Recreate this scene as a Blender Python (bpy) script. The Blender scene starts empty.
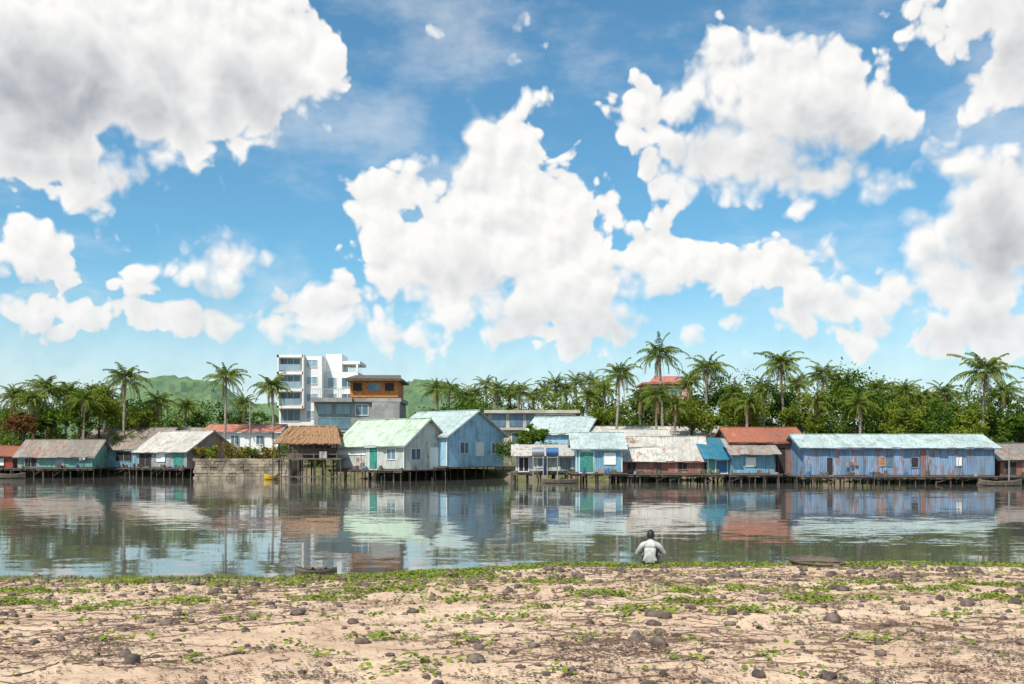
import bpy, math, random
import numpy as np
from mathutils import Vector, Matrix, noise
random.seed(7); rng=np.random.default_rng(7)
S=bpy.context.scene
S.view_settings.view_transform='Standard'; S.view_settings.look='None'; S.view_settings.exposure=0
F=1000.0; HZ=455.0; CH=2.75
def WX(px,Y): return (px-512)/F*Y
def WZ(py,Y): return CH+(HZ-py)/F*Y
def lin(r,g,b):
    f=lambda c:(c/255/12.92) if c/255<=0.04045 else ((c/255+0.055)/1.055)**2.4
    return (f(r),f(g),f(b),1)
def ss(a,b,x):
    t=min(1,max(0,(x-a)/(b-a))); return t*t*(3-2*t)
def lerp(a,b,t): return a+(b-a)*t

# ---------------------------------------------------------------- materials
class NT:
    def __init__(s,nt): s.nt=nt; s.n=nt.nodes; s.l=nt.links
    def new(s,t,**kw):
        n=s.n.new(t)
        for k,v in kw.items(): setattr(n,k,v)
        return n
    def put(s,sock,v):
        if hasattr(v,'is_output'): s.l.new(v,sock)
        elif v is not None: sock.default_value=v
    def math(s,op,a,b=None,c=None,clamp=False):
        n=s.new('ShaderNodeMath',operation=op); n.use_clamp=clamp
        s.put(n.inputs[0],a); s.put(n.inputs[1],b); s.put(n.inputs[2],c); return n.outputs[0]
    def vm(s,op,a,b=None,c=None,scale=None):
        n=s.new('ShaderNodeVectorMath',operation=op)
        s.put(n.inputs[0],a); s.put(n.inputs[1],b); s.put(n.inputs[2],c)
        if scale is not None: s.put(n.inputs['Scale'],scale)
        return n.outputs['Value'] if op in('LENGTH','DOT_PRODUCT','DISTANCE') else n.outputs[0]
    def noise(s,vec,scale,detail=5,rough=0.55,color=False,dist=0,dim='3D'):
        n=s.new('ShaderNodeTexNoise',noise_dimensions=dim); s.put(n.inputs['Vector'],vec)
        n.inputs['Scale'].default_value=scale; n.inputs['Detail'].default_value=detail
        n.inputs['Roughness'].default_value=rough; n.inputs['Distortion'].default_value=dist
        return n.outputs['Color' if color else 'Fac']
    def step(s,v,a,b,o0=0.0,o1=1.0):
        n=s.new('ShaderNodeMapRange',interpolation_type='SMOOTHSTEP')
        s.put(n.inputs['Value'],v); s.put(n.inputs['From Min'],a); s.put(n.inputs['From Max'],b)
        s.put(n.inputs['To Min'],o0); s.put(n.inputs['To Max'],o1); return n.outputs[0]
    def mix(s,f,a,b,mode='MIX'):
        n=s.new('ShaderNodeMix',data_type='RGBA',blend_type=mode)
        s.put(n.inputs[0],f); s.put(n.inputs[6],a); s.put(n.inputs[7],b); return n.outputs[2]
def newmat(name):
    m=bpy.data.materials.new(name); m.use_nodes=True; t=NT(m.node_tree)
    b=m.node_tree.nodes['Principled BSDF']; return m,t,b
def simple(name,c1,c2=None,scale=3,stretch=(1,1,1),rough=0.8,bump=0.0,lo=0.35,hi=0.65,metal=0,island=False,trans=0):
    m,t,b=newmat(name)
    tc=t.new('ShaderNodeTexCoord').outputs['Object']
    v=t.vm('MULTIPLY',tc,stretch)
    c2=c2 or tuple([x*0.6 for x in c1[:3]]+[1])
    n=t.noise(v,scale,2 if island else 5,0.6)
    f=t.step(n,lo,hi)
    if island:
        g=t.new('ShaderNodeNewGeometry').outputs['Random Per Island']
        f=t.math('ADD',t.math('MULTIPLY',f,0.5),t.math('MULTIPLY',g,0.5))
    col=t.mix(f,c1,c2)
    t.put(b.inputs['Base Color'],col); b.inputs['Roughness'].default_value=rough; b.inputs['Metallic'].default_value=metal
    if bump>0:
        bn=t.new('ShaderNodeBump'); bn.inputs['Strength'].default_value=0.6; bn.inputs['Distance'].default_value=bump
        t.put(bn.inputs['Height'],t.noise(v,scale*4,5,0.65)); t.put(b.inputs['Normal'],bn.outputs[0])
    if trans>0:
        df=t.new('ShaderNodeBsdfDiffuse'); t.put(df.inputs['Color'],col)
        tr=t.new('ShaderNodeBsdfTranslucent'); t.put(tr.inputs['Color'],col)
        mx=t.new('ShaderNodeMixShader'); mx.inputs[0].default_value=trans
        t.l.new(df.outputs[0],mx.inputs[1]); t.l.new(tr.outputs[0],mx.inputs[2])
        t.l.new(mx.outputs[0],m.node_tree.nodes['Material Output'].inputs[0])
    return m
def sheet(name,c,rust=(0.18,0.075,0.035,1),amt=0.3,rough=0.6,var=0.25,pitch=0.85):
    """corrugated metal / board sheets: per sheet tone, vertical streaks, rust"""
    m,t,b=newmat(name)
    tc=t.new('ShaderNodeTexCoord').outputs['Object']
    sp=t.new('ShaderNodeSeparateXYZ'); t.l.new(tc,sp.inputs[0])
    u=t.math('ADD',sp.outputs[0],t.math('MULTIPLY',sp.outputs[1],0.13))
    sheetid=t.math('FLOOR',t.math('DIVIDE',u,pitch))
    wn=t.new('ShaderNodeTexWhiteNoise',noise_dimensions='1D'); t.put(wn.inputs['W'],sheetid)
    br=t.math('ADD',1-var,t.math('MULTIPLY',wn.outputs[0],var*1.2))
    streak=t.noise(t.vm('MULTIPLY',tc,(3.2,1.2,0.35)),1.6,4,0.65)
    br=t.math('MULTIPLY',br,t.step(streak,0.25,0.6,0.62,1.04))
    cc=t.vm('SCALE',c[:3],scale=br)
    r1=t.noise(t.vm('MULTIPLY',tc,(2.2,0.8,0.5)),1.1,5,0.7)
    r2=t.math('ADD',r1,t.math('MULTIPLY',wn.outputs[0],0.09))
    th=0.74-0.34*amt
    rf=t.step(r2,th,th+0.1)
    rcol=t.mix(t.noise(tc,5,2,0.7),rust,tuple([x*2.2 for x in rust[:3]]+[1]))
    col=t.mix(t.math('MULTIPLY',rf,0.8),cc,rcol)
    gr=t.step(t.noise(tc,0.9,4,.65),.48,.72,0,.5)
    col=t.mix(gr,col,(.18,.155,.13,1))
    t.put(b.inputs['Base Color'],col); b.inputs['Roughness'].default_value=rough; b.inputs['Specular IOR Level'].default_value=.25
    w=t.math('SINE',t.math('MULTIPLY',t.math('ADD',sp.outputs[0],sp.outputs[1]),2*math.pi/0.2))
    bn=t.new('ShaderNodeBump'); bn.inputs['Distance'].default_value=0.02; bn.inputs['Strength'].default_value=0.5
    t.put(bn.inputs['Height'],w); t.put(b.inputs['Normal'],bn.outputs[0])
    return m
M={}
M['r_green']=sheet('roof_pale_green',lin(194,214,192),amt=0.24,var=0.14)
M['r_cyan']=sheet('roof_pale_cyan',lin(186,204,202),amt=0.28,var=0.17)
M['r_grey']=sheet('roof_grey',lin(176,168,160),amt=0.6,var=0.3)
M['r_white']=sheet('roof_pale_zinc',lin(206,202,194),amt=0.42,var=0.22)
M['r_brown']=sheet('roof_weathered_grey',lin(158,150,142),amt=0.56,var=0.28)
M['r_rust']=sheet('roof_rust',lin(182,122,96),rust=(0.23,0.07,0.04,1),amt=0.85,var=0.45)
M['r_teal']=sheet('roof_teal',lin(60,146,176),amt=0.4,var=0.4)
M['w_teal']=sheet('wall_teal',lin(120,178,166),amt=0.35,var=0.3)
M['w_white']=sheet('wall_offwhite',lin(202,206,198),amt=0.3,var=0.16)
M['w_blue']=sheet('wall_blue',lin(138,168,200),amt=0.56,var=0.32)
M['w_lblue']=sheet('wall_light_blue',lin(162,204,226),amt=0.16,var=0.07)
M['w_sky']=sheet('wall_sky_blue',lin(134,186,210),amt=0.38,var=0.27)
M['w_grey']=sheet('wall_grey',lin(165,176,180),amt=0.46,var=0.3)
M['w_rust']=sheet('wall_rust',lin(186,152,142),rust=(0.20,0.055,0.04,1),amt=0.85,var=0.5,pitch=0.6)
M['w_beige']=simple('wall_beige',lin(195,188,172),lin(165,155,138),0.8,bump=0.01)
M['white']=simple('white_plaster',(0.8,0.8,0.78,1),(0.62,0.62,0.59,1),0.35,(1,1,0.3),lo=0.45,hi=0.8)
M['concrete']=simple('concrete',(0.33,0.33,0.32,1),(0.21,0.21,0.20,1),0.7,bump=0.01)
M['wood']=simple('weathered_wood',(0.17,0.135,0.105,1),(0.08,0.06,0.045,1),3,(1,1,4),bump=0.01)
M['stilt']=simple('stilt_wood',(0.14,0.11,0.085,1),(0.05,0.04,0.035,1),2,bump=0.01)
M['orange']=simple('orange_timber',lin(200,132,68),lin(150,90,46),2,(1,1,6))
M['dark']=simple('painted_dark_interior',(0.02,0.02,0.02,1),(0.035,0.03,0.03,1))  # near-black panels: the shade of unlit rooms painted on as colour
M['glass']=simple('window_glass',(0.07,0.14,0.19,1),(0.14,0.23,0.29,1),0.5,rough=0.12)
M['pglass']=simple('pale_glass',(0.30,0.42,0.48,1),(0.2,0.3,0.36,1),0.4,rough=0.1)
M['teal']=simple('teal_paint',lin(70,150,132),lin(55,120,112),2,rough=0.5)
M['bluep']=simple('blue_paint',lin(60,110,160),lin(50,90,130),2,rough=0.5)
M['red']=simple('red_paint',lin(175,65,50),lin(130,50,40),2,rough=0.5)
M['yellow']=simple('yellow_paint',lin(225,180,40),lin(190,150,30),2,rough=0.5)
M['tiles']=simple('red_roof_tiles',lin(190,125,106),lin(150,95,80),2,rough=0.8)
M['thatch']=simple('thatch',lin(175,135,98),lin(112,84,60),4,(3,3,0.6),bump=0.04)
M['stone']=simple('stone_masonry',lin(176,162,140),lin(112,100,88),0.9,bump=0.08)
M['steel']=simple('steel_tank',(0.5,0.52,0.54,1),(0.4,0.42,0.44,1),1,rough=0.3,metal=0.7)
M['rock']=simple('rock',lin(122,106,96),lin(70,60,55),6,bump=0.02)
M['leafA']=simple('leaf_green',(0.16,0.235,0.03,1),(0.045,0.10,0.016,1),0.35,island=True,trans=0.35)
M['leafB']=simple('leaf_yellow_green',(0.29,0.33,0.045,1),(0.10,0.16,0.024,1),0.5,island=True,trans=0.38)
M['leafD']=simple('leaf_dark',(0.085,0.145,0.026,1),(0.03,0.062,0.014,1),0.4,island=True,trans=0.3)
M['palm']=simple('palm_frond',(0.25,0.30,0.055,1),(0.085,0.14,0.028,1),0.5,island=True,trans=0.38)
M['palmdry']=simple('palm_dry',(0.32,0.22,0.09,1),(0.16,0.105,0.045,1),1,island=True,rough=0.8)
M['trunk']=simple('palm_trunk',(0.37,0.32,0.27,1),(0.18,0.15,0.13,1),2,(1,1,3),bump=0.02)
M['bark']=simple('bark',(0.12,0.09,0.06,1),(0.06,0.045,0.03,1),3,bump=0.02)
M['coco']=simple('coconut',(0.25,0.17,0.04,1),(0.12,0.13,0.03,1),3,rough=0.5)
M['vine']=simple('creeper_leaf',(0.31,0.36,0.07,1),(0.13,0.19,0.035,1),2,island=True,trans=0.28)
M['grassm']=simple('grass_blade',(0.30,0.35,0.08,1),(0.15,0.20,0.05,1),2,island=True,trans=0.3)
M['runner']=simple('dry_runner',(0.25,0.165,0.12,1),(0.10,0.065,0.05,1),3,island=True)
M['litter']=simple('leaf_litter',(0.26,0.165,0.115,1),(0.075,0.05,0.042,1),3,island=True)
M['bloom']=simple('ochre_plant',(0.38,0.27,0.07,1),(0.18,0.17,0.04,1),1,island=True,trans=0.2)
M['autumn']=simple('reddish_foliage',(0.22,0.10,0.04,1),(0.12,0.08,0.03,1),1,island=True,trans=0.2)
M['shirt']=simple('pale_shirt',lin(198,200,198),lin(165,167,168),9,bump=0.02)
M['shorts']=simple('dark_shorts',(0.04,0.045,0.06,1),(0.03,0.03,0.04,1),6)
M['skin']=simple('skin',(0.34,0.19,0.12,1),(0.30,0.16,0.10,1),8,rough=0.5)
M['hair']=simple('black_hair',(0.012,0.01,0.008,1),(0.025,0.02,0.016,1),30,rough=0.5)
M['basket']=simple('woven_bamboo',(0.17,0.13,0.095,1),(0.08,0.06,0.045,1),20,(1,1,3),bump=0.01)

# ---------------------------------------------------------------- mesh helpers
class MB:
    def __init__(s): s.v=[]; s.f=[]; s.m=[]; s.mats=[]
    def mi(s,m):
        if m not in s.mats: s.mats.append(m)
        return s.mats.index(m)
    def poly(s,vs,fs,m):
        o=len(s.v); s.v+= [tuple(p) for p in vs]; k=s.mi(m)
        for f in fs: s.f.append([i+o for i in f]); s.m.append(k)
    def box(s,x0,x1,y0,y1,z0,z1,m):
        s.poly([(x0,y0,z0),(x1,y0,z0),(x1,y1,z0),(x0,y1,z0),(x0,y0,z1),(x1,y0,z1),(x1,y1,z1),(x0,y1,z1)],
          [(0,3,2,1),(4,5,6,7),(0,1,5,4),(1,2,6,5),(2,3,7,6),(3,0,4,7)],m)
    def cyl(s,p0,p1,r0,r1=None,n=7,m='wood',cap=True):
        r1=r0 if r1 is None else r1
        p0=Vector(p0);p1=Vector(p1);d=(p1-p0).normalized()
        a=d.orthogonal().normalized(); b=d.cross(a); vs=[]
        for p,r in((p0,r0),(p1,r1)):
            for i in range(n):
                t=2*math.pi*i/n; vs.append(p+a*math.cos(t)*r+b*math.sin(t)*r)
        fs=[(i,(i+1)%n,n+(i+1)%n,n+i) for i in range(n)]
        if cap: fs+=[tuple(range(n-1,-1,-1)),tuple(range(n,2*n))]
        s.poly(vs,fs,m)
    def slab(s,a,b,c,d,th,m):
        A=[Vector(p) for p in(a,b,c,d)]; nn=(A[1]-A[0]).cross(A[3]-A[0]).normalized()
        if nn.z<0: nn=-nn
        B=[p-nn*th for p in A]
        s.poly(A+B,[(0,1,2,3),(7,6,5,4),(0,4,5,1),(1,5,6,2),(2,6,7,3),(3,7,4,0)],m)
    def ball(s,c,rx,ry,rz,m,n=8,k=6,jit=0):
        vs=[];fs=[]
        for i in range(k+1):
            ph=math.pi*i/k
            for j in range(n):
                th=2*math.pi*j/n; q=1+random.uniform(-jit,jit)
                vs.append((c[0]+rx*q*math.sin(ph)*math.cos(th),c[1]+ry*q*math.sin(ph)*math.sin(th),c[2]+rz*q*math.cos(ph)))
        for i in range(k):
            for j in range(n): fs.append((i*n+j,(i+1)*n+j,(i+1)*n+(j+1)%n,i*n+(j+1)%n))
        s.poly(vs,fs,m)
    def obj(s,name,parent=None,smooth=False,loc=None):
        me=bpy.data.meshes.new(name); me.from_pydata(s.v,[],s.f)
        for m in s.mats: me.materials.append(M[m])
        me.polygons.foreach_set('material_index',s.m)
        if smooth: me.polygons.foreach_set('use_smooth',[True]*len(s.f))
        me.update(); o=bpy.data.objects.new(name,me); S.collection.objects.link(o)
        if parent: o.parent=parent
        if loc: o.location=loc
        return o
def empty(name,loc=(0,0,0),rz=0):
    e=bpy.data.objects.new(name,None); e.location=loc; e.rotation_euler[2]=rz; e.empty_display_size=0.5
    S.collection.objects.link(e); return e
def quads(name,V,mats,mi=None,k=4,parent=None):
    n=V.shape[0]; me=bpy.data.meshes.new(name)
    me.vertices.add(n*k); me.vertices.foreach_set('co',V.reshape(-1).astype(np.float32))
    me.loops.add(n*k); me.loops.foreach_set('vertex_index',np.arange(n*k,dtype=np.int32))
    me.polygons.add(n); me.polygons.foreach_set('loop_start',np.arange(0,n*k,k,dtype=np.int32))
    for m in mats: me.materials.append(M[m])
    if mi is not None: me.polygons.foreach_set('material_index',mi.astype(np.int32))
    me.update(calc_edges=True); me.validate()
    o=bpy.data.objects.new(name,me); S.collection.objects.link(o)
    if parent: o.parent=parent
    return o
def leafquads(P,size,flat=0.0,asp=0.55):
    n=len(P); d=rng.normal(size=(n,3)); d[:,2]*=0.7; d/=np.linalg.norm(d,axis=1)[:,None]
    nn=rng.normal(size=(n,3)); nn[:,2]+=flat
    b=np.cross(d,nn); b/=np.linalg.norm(b,axis=1)[:,None]+1e-9
    s=(size*rng.uniform(0.6,1.3,n))[:,None]
    return np.stack([P-d*s,P+b*s*asp,P+d*s,P-b*s*asp],1)

# ---------------------------------------------------------------- ground
def nz(x,y,s,o=0): return noise.noise(Vector((x*s,y*s,o)))
def shore(x): return 22.3+1.3*ss(-6,3,x)+0.18*nz(x,0,0.6)+0.08*nz(x,3,2.1)
def yfar(x):
    pts=[(-600,160),(-70,127),(-40,124),(-12,114),(0,115),(40,101),(90,96),(600,90)]
    for (a,b),(c,d) in zip(pts,pts[1:]):
        if x<=c: return lerp(b,d,max(0,(x-a)/(c-a)))
    return 90
def gz(x,y):
    sh=shore(x)
    if y<sh+6:
        bank=0.07+0.2*ss(-5,2,x)
        e=sh-1.1
        if y<8: z=1.05
        elif y<e: z=lerp(1.05,bank,(y-8)/(e-8))
        elif y<sh: z=lerp(bank,0,((y-e)/(sh-e))**1.6)
        else: z=-(y-sh)*0.22
        if abs(x)<16 and y>2:
            k=1.0 if y<e else 0.5
            z+=k*(0.05*nz(x,y,0.5,3)+0.025*nz(x,y,1.9,5)+0.016*nz(x,y,5.0,7)+0.010*nz(x,y,11,9)*(1 if y<16 else 0.4))
        return z
    yf=yfar(x)
    z=-1.3
    if y>yf-3: z=lerp(-1.3,1.1,ss(yf-3,yf+3,y))
    if y>yf+3: z=1.1+1.2*ss(yf+3,yf+200,y)
    return z
xs=np.concatenate([[-4000,-1500,-600,-300,-150,-100],np.arange(-80,-18,4),np.arange(-18,-12.5,1),np.arange(-12.5,12.5,0.075),np.arange(12.5,18,1),np.arange(18,82,4),[100,150,300,600,1500,4000]])
ys=np.concatenate([[-300,-60,-15,-3,2,5],np.arange(6.2,14,0.055),np.arange(14,25,0.085),[26,28,31,40,60,80],np.arange(86,135,1.5),[150,200,350,700,1500,4000]])
nx,ny=len(xs),len(ys)
V=np.zeros((ny,nx,3)); 
for j,y in enumerate(ys):
    for i,x in enumerate(xs): V[j,i]=(x,y,gz(x,y))
idx=np.arange(nx*ny).reshape(ny,nx)
Fq=np.stack([idx[:-1,:-1],idx[:-1,1:],idx[1:,1:],idx[1:,:-1]],-1).reshape(-1,4)
me=bpy.data.meshes.new('ground'); me.from_pydata(V.reshape(-1,3).tolist(),[],Fq.tolist())
me.polygons.foreach_set('use_smooth',[True]*len(Fq))
m,t,b=newmat('sandy_ground')
pos=t.new('ShaderNodeNewGeometry').outputs['Position']
n1=t.noise(pos,0.7,4,0.6); n2=t.noise(pos,3.2,5,0.75); n3=t.noise(pos,60,2,0.7); n4=t.noise(pos,14,4,0.75)
sand=t.mix(t.step(n1,0.35,0.65),lin(224,197,168),lin(207,176,149))
sand=t.mix(t.step(n2,0.48,0.7,0,0.6),sand,lin(164,131,109))
sand=t.mix(t.step(n4,0.55,0.72,0,0.55),sand,lin(142,112,92))
sand=t.mix(t.step(n3,0.55,0.75,0,0.45),sand,lin(140,112,92))
sp=t.new('ShaderNodeSeparateXYZ'); t.l.new(pos,sp.inputs[0])
wet=t.step(sp.outputs[2],0.02,0.12,1,0)
sand=t.mix(t.math('MULTIPLY',wet,0.7),sand,(0.15,0.12,0.08,1))
far=t.mix(t.step(t.noise(pos,0.6,3),0.4,0.6),(0.10,0.12,0.04,1),(0.2,0.16,0.11,1))
col=t.mix(t.step(sp.outputs[1],60,80),sand,far)
t.put(b.inputs['Base Color'],col); b.inputs['Roughness'].default_value=0.95; b.inputs['Specular IOR Level'].default_value=0.15
bn=t.new('ShaderNodeBump'); bn.inputs['Distance'].default_value=0.035; bn.inputs['Strength'].default_value=0.9
t.put(bn.inputs['Height'],t.noise(pos,9,6,0.75))
t.put(b.inputs['Normal'],bn.outputs[0])
me.materials.append(m); g=bpy.data.objects.new('ground',me); S.collection.objects.link(g)

# water
m,t,b=newmat('lagoon_water')
pos=t.new('ShaderNodeNewGeometry').outputs['Position']
a=t.noise(t.vm('MULTIPLY',pos,(0.6,1.4,1)),1.3,3,0.55,color=True)
b2=t.noise(t.vm('MULTIPLY',pos,(1,2,1)),7,1,0.5,color=True)
patch=t.step(t.noise(t.vm('MULTIPLY',pos,(0.02,0.09,1)),1.0,3,0.6),0.45,0.65,0.5,1.6)
v=t.vm('ADD',t.vm('SUBTRACT',a,(0.5,0.5,0.5)),t.vm('SCALE',t.vm('SUBTRACT',b2,(0.5,0.5,0.5)),scale=0.45))
v=t.vm('SCALE',v,scale=t.math('MULTIPLY',patch,0.055))
v=t.vm('NORMALIZE',t.vm('ADD',t.vm('MULTIPLY',v,(0.5,1,0)),(0,0,1)))
t.put(b.inputs['Normal'],v)
b.inputs['Base Color'].default_value=(0.115,0.115,0.10,1); b.inputs['Roughness'].default_value=0.03; b.inputs['IOR'].default_value=1.55
mb=MB(); M['water']=m
mb.poly([(-2000,18,0),(2000,18,0),(2000,140,0),(-2000,140,0)],[(0,1,2,3)],'water'); mb.obj('lagoon_water')

# hills
def hills(name,Y,pts,depth,seed,c1,c2):
    M[name]=simple(name+'_hazed_forest',c1,c2,0.05,lo=0.35,hi=0.65,rough=0.95,bump=0)
    N=260; R=36; x0,x1=pts[0][0],pts[-1][0]; vs=[];fs=[]
    for j in range(R):
        tt=j/(R-1)
        for i in range(N):
            px=lerp(x0,x1,i/(N-1)); k=0
            while k<len(pts)-2 and px>pts[k+1][0]: k+=1
            py=lerp(pts[k][1],pts[k+1][1],ss(pts[k][0],pts[k+1][0],px))
            top=WZ(py,Y); x=WX(px,Y); y=Y-depth*(1-tt)
            z=top*math.sin(tt*math.pi/2)**0.8
            z+= (4*nz(x,y,0.012,seed)+3*nz(x,y,0.06,seed)+3.2*nz(x,y,0.2,seed))*min(1,tt*3)
            vs.append((x*(y/Y),y,z-1))
    for j in range(R-1):
        for i in range(N-1):
            q=j*N+i; fs.append((q,q+1,q+N+1,q+N))
    mb=MB(); mb.poly(vs,fs,name); mb.obj(name,smooth=False)
hills('hill',750,[(-250,440),(-150,410),(-60,404),(0,408),(60,412),(105,404),(150,381),(180,378),(215,385),(255,407),(330,415),(385,400),(405,385),(430,381),(455,389),(480,406),(560,418),(700,422),(900,425),(1150,420),(1300,440)],200,1.0,(0.13,0.205,0.085,1),(0.075,0.14,0.075,1))  # forest greens with distance haze mixed in as a bluish tint

# ---------------------------------------------------------------- houses
def opening(mb,face,L,W,s0,s1,z0,z1,mat,fr='white',shut=None):
    def B(u0,u1,o0,o1,a,c,mm):
        if face=='F': mb.box(-L+u0,-L+u1,-o1,-o0,a,c,mm)
        else: mb.box(o0,o1,u0,u1,a,c,mm)
    span=L if face=='F' else W
    u0,u1=s0*span,s1*span
    B(u0,u1,0.0,0.035,z0,z1,mat)
    f=0.07
    B(u0-f,u0,0.0,0.07,z0-f,z1+f,fr); B(u1,u1+f,0,0.07,z0-f,z1+f,fr)
    B(u0,u1,0,0.07,z1,z1+f,fr); B(u0,u1,0,0.08,z0-f,z0,fr)
    if mat in('glass','dark') and u1-u0>0.7:
        c=(u0+u1)/2; B(c-0.03,c+0.03,0.035,0.06,z0,z1,fr)
    if shut:
        w=(u1-u0)*0.5
        B(u0-f-w,u0-f-0.01,0.01,0.05,z0,z1,shut); B(u1+f+0.01,u1+f+w,0.01,0.05,z0,z1,shut)
def stilts(mb,x0,x1,y0,y1,zt,step=1.3,rows=3):
    n=max(2,int((x1-x0)/step))
    for r in range(rows):
        y=lerp(y0,y1,r/(rows-1))
        for i in range(n+1):
            x=lerp(x0,x1,i/n)+random.uniform(-.25,.25); q=random.uniform(0.05,0.1)
            mb.cyl((x+random.uniform(-.2,.2),y+random.uniform(-.1,.1),-1.4),(x,y,zt),q,q*0.85,6,'stilt')
            if r==0 and random.random()<0.3 and i<n:
                mb.cyl((x,y-0.08,0.1+random.random()*0.3),(lerp(x0,x1,(i+1)/n),y-0.08,zt-0.1),0.035,None,5,'stilt')
def house(name,cpx,Y,lpx,W,a,floor,eave,ridge,wall,roof,ops=(),gable_side=None,kind='gable',deck=0.9,oh=0.5,clutter=True,stl=True,trim='white'):
    a=math.radians(a); cx=WX(cpx,Y); L=(lpx/F*Y)/math.cos(a)
    e=empty(name,(cx,Y,0),-a)
    zf,ze=WZ(floor,Y),WZ(eave,Y); zr=WZ(ridge,Y+(W*0.5 if kind!='shed' else W))
    mb=MB(); g=gable_side or wall
    if kind=='gable':
        zw=ze-0.02
        mb.box(-L,0,0,W,zf,zw,wall)
        for xx in(-L,0):
            s=-1 if xx else 1
            mb.poly([(xx+s*0.004,0,zw),(xx+s*0.004,W,zw),(xx+s*0.004,W/2,zr-0.06)],[(0,1,2) if xx==0 else(0,2,1)],g)
        if g!=wall: mb.box(0.001,0.03,0,W,zf,zw,g)
        mb.obj('walls',e)
        mb=MB(); sl=(zr-ze)/(W/2); o=oh
        n=max(4,int((L+2*o)/.85)); x0=-L-o
        for i in range(n):
            xa=lerp(x0,o,i/n); xb=lerp(x0,o,(i+1)/n)-.012; j=random.uniform(-.14,.08); dz=random.uniform(0,.02)
            mb.slab((xa,-o+j,ze-(o-j)*sl+0.06+dz),(xb,-o+j,ze-(o-j)*sl+0.06+dz),(xb,W/2,zr+0.06+dz),(xa,W/2,zr+0.06+dz),0.04,roof)
        mb.slab((-L-o,W/2+.002,zr+0.06),(o,W/2+.002,zr+0.06),(o,W+o,ze-o*sl+0.06),(-L-o,W+o,ze-o*sl+0.06),0.06,roof)
        mb.box(-L-o-.02,o+.02,W/2-.14,W/2+.14,zr+0.045,zr+0.11,roof)
        mb.box(-L-o,o,-o+0.08,-o+0.11,ze-o*sl-0.08,ze-o*sl+0.03,trim)
        for s in(-L-o-0.03,o+0.004):
            mb.slab((s,-o,ze-o*sl+.04),(s+.026,-o,ze-o*sl+.04),(s+.026,W/2,zr+.04),(s,W/2,zr+.04),0.14,trim)
        for i in range(random.randint(0,2) if roof not in('r_green','r_cyan') else 0):
            xa=random.uniform(-L,-1.2); t0=random.uniform(.15,.5); t1=t0+random.uniform(.25,.45)
            P=lambda x,tt:(x,lerp(-o,W/2,tt),lerp(ze-o*sl,zr,tt)+.10)
            mb.slab(P(xa,t0),P(xa+random.uniform(.7,1.2),t0),P(xa+random.uniform(.7,1.1),t1),P(xa,t1),.02,random.choice(['r_grey','r_white',roof]))
        mb.obj('roof',e)
    else:
        zw=ze-0.02
        vs=[(-L,0,zf),(0,0,zf),(0,W,zf),(-L,W,zf),(-L,0,zw),(0,0,zw),(0,W,zr-.06),(-L,W,zr-.06)]
        mb.poly(vs,[(0,3,2,1),(4,5,6,7),(0,1,5,4),(1,2,6,5),(2,3,7,6),(3,0,4,7)],wall)
        mb.obj('walls',e); mb=MB(); sl=(zr-ze)/W; o=oh
        n=max(3,int((L+2*o)/.85))
        for i in range(n):
            xa=lerp(-L-o,o,i/n); xb=lerp(-L-o,o,(i+1)/n)-.012; j=random.uniform(-.15,.1); dz=random.uniform(0,.02)
            mb.slab((xa,-o-.3+j,ze-(o+.3-j)*sl+.06+dz),(xb,-o-.3+j,ze-(o+.3-j)*sl+.06+dz),(xb,W+o,zr+o*sl+.06+dz),(xa,W+o,zr+o*sl+.06+dz),.04,roof)
        mb.obj('roof',e)
    mb=MB()
    for op in ops:
        face,s0,s1,t0,t1,mat=op[:6]; opening(mb,face,L,W,s0,s1,lerp(zf,ze,t0),lerp(zf,ze,t1),mat,trim,op[6] if len(op)>6 else None)
    mb.box(-L-.03,0.03,-.05,-.004,zf-.001,zf+.12,'wood')
    for xx in(-L-.03,-.05): mb.box(xx,xx+.08,-.045,-.003,zf+.121,ze-.13,trim)
    mb.obj('doors_and_windows',e)
    if stl:
        mb=MB()
        n=int((L+1)/0.3)
        for i in range(n):
            x=lerp(-L-.5,.5,i/n); mb.box(x,x+(L+1)/n-.02,-deck-random.uniform(0,.18),W,zf-.1,zf-.012,'wood')
        mb.box(-L-.5,.5,-deck+.02,-deck+.14,zf-.28,zf-.102,'stilt')
        stilts(mb,-L-.3,.3,-deck+.2,W-.3,zf-.1,1.15,4)
        mb.obj('stilt_deck',e)
    if clutter:
        mb=MB()
        for i in range(int(L*1.2)):
            x=random.uniform(-L,0.3); y=-random.uniform(.15,deck-.1); q=random.random()
            if q<.3: mb.cyl((x,y,zf),(x,y,zf+random.uniform(.3,.6)),.18,.16,9,random.choice(['bluep','wood','wood','wood','steel']))
            elif q<.65: h=random.uniform(.15,.45); mb.box(x,x+random.uniform(.3,.8),y-.12,y+.12,zf,zf+h,random.choice(['wood','stilt','wood','r_grey']))
            elif q<.7:
                zz=zf+1.3; mb.box(x,x+.02,y-.02,y+.02,zf,zz+.05,'wood')
                for k in range(2): mb.box(x+.1+k*.4,x+.4+k*.4,y-.01,y+.01,zz-random.uniform(.3,.5),zz,random.choice(['shirt','w_grey','w_blue','w_rust']))
            else: mb.cyl((x,y,zf-.6),(x+random.uniform(-.3,.3),y,zf+random.uniform(1.0,2.2)),.03,.025,5,'wood')
        if mb.v: mb.obj('deck_clutter',e)
    return e

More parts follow.
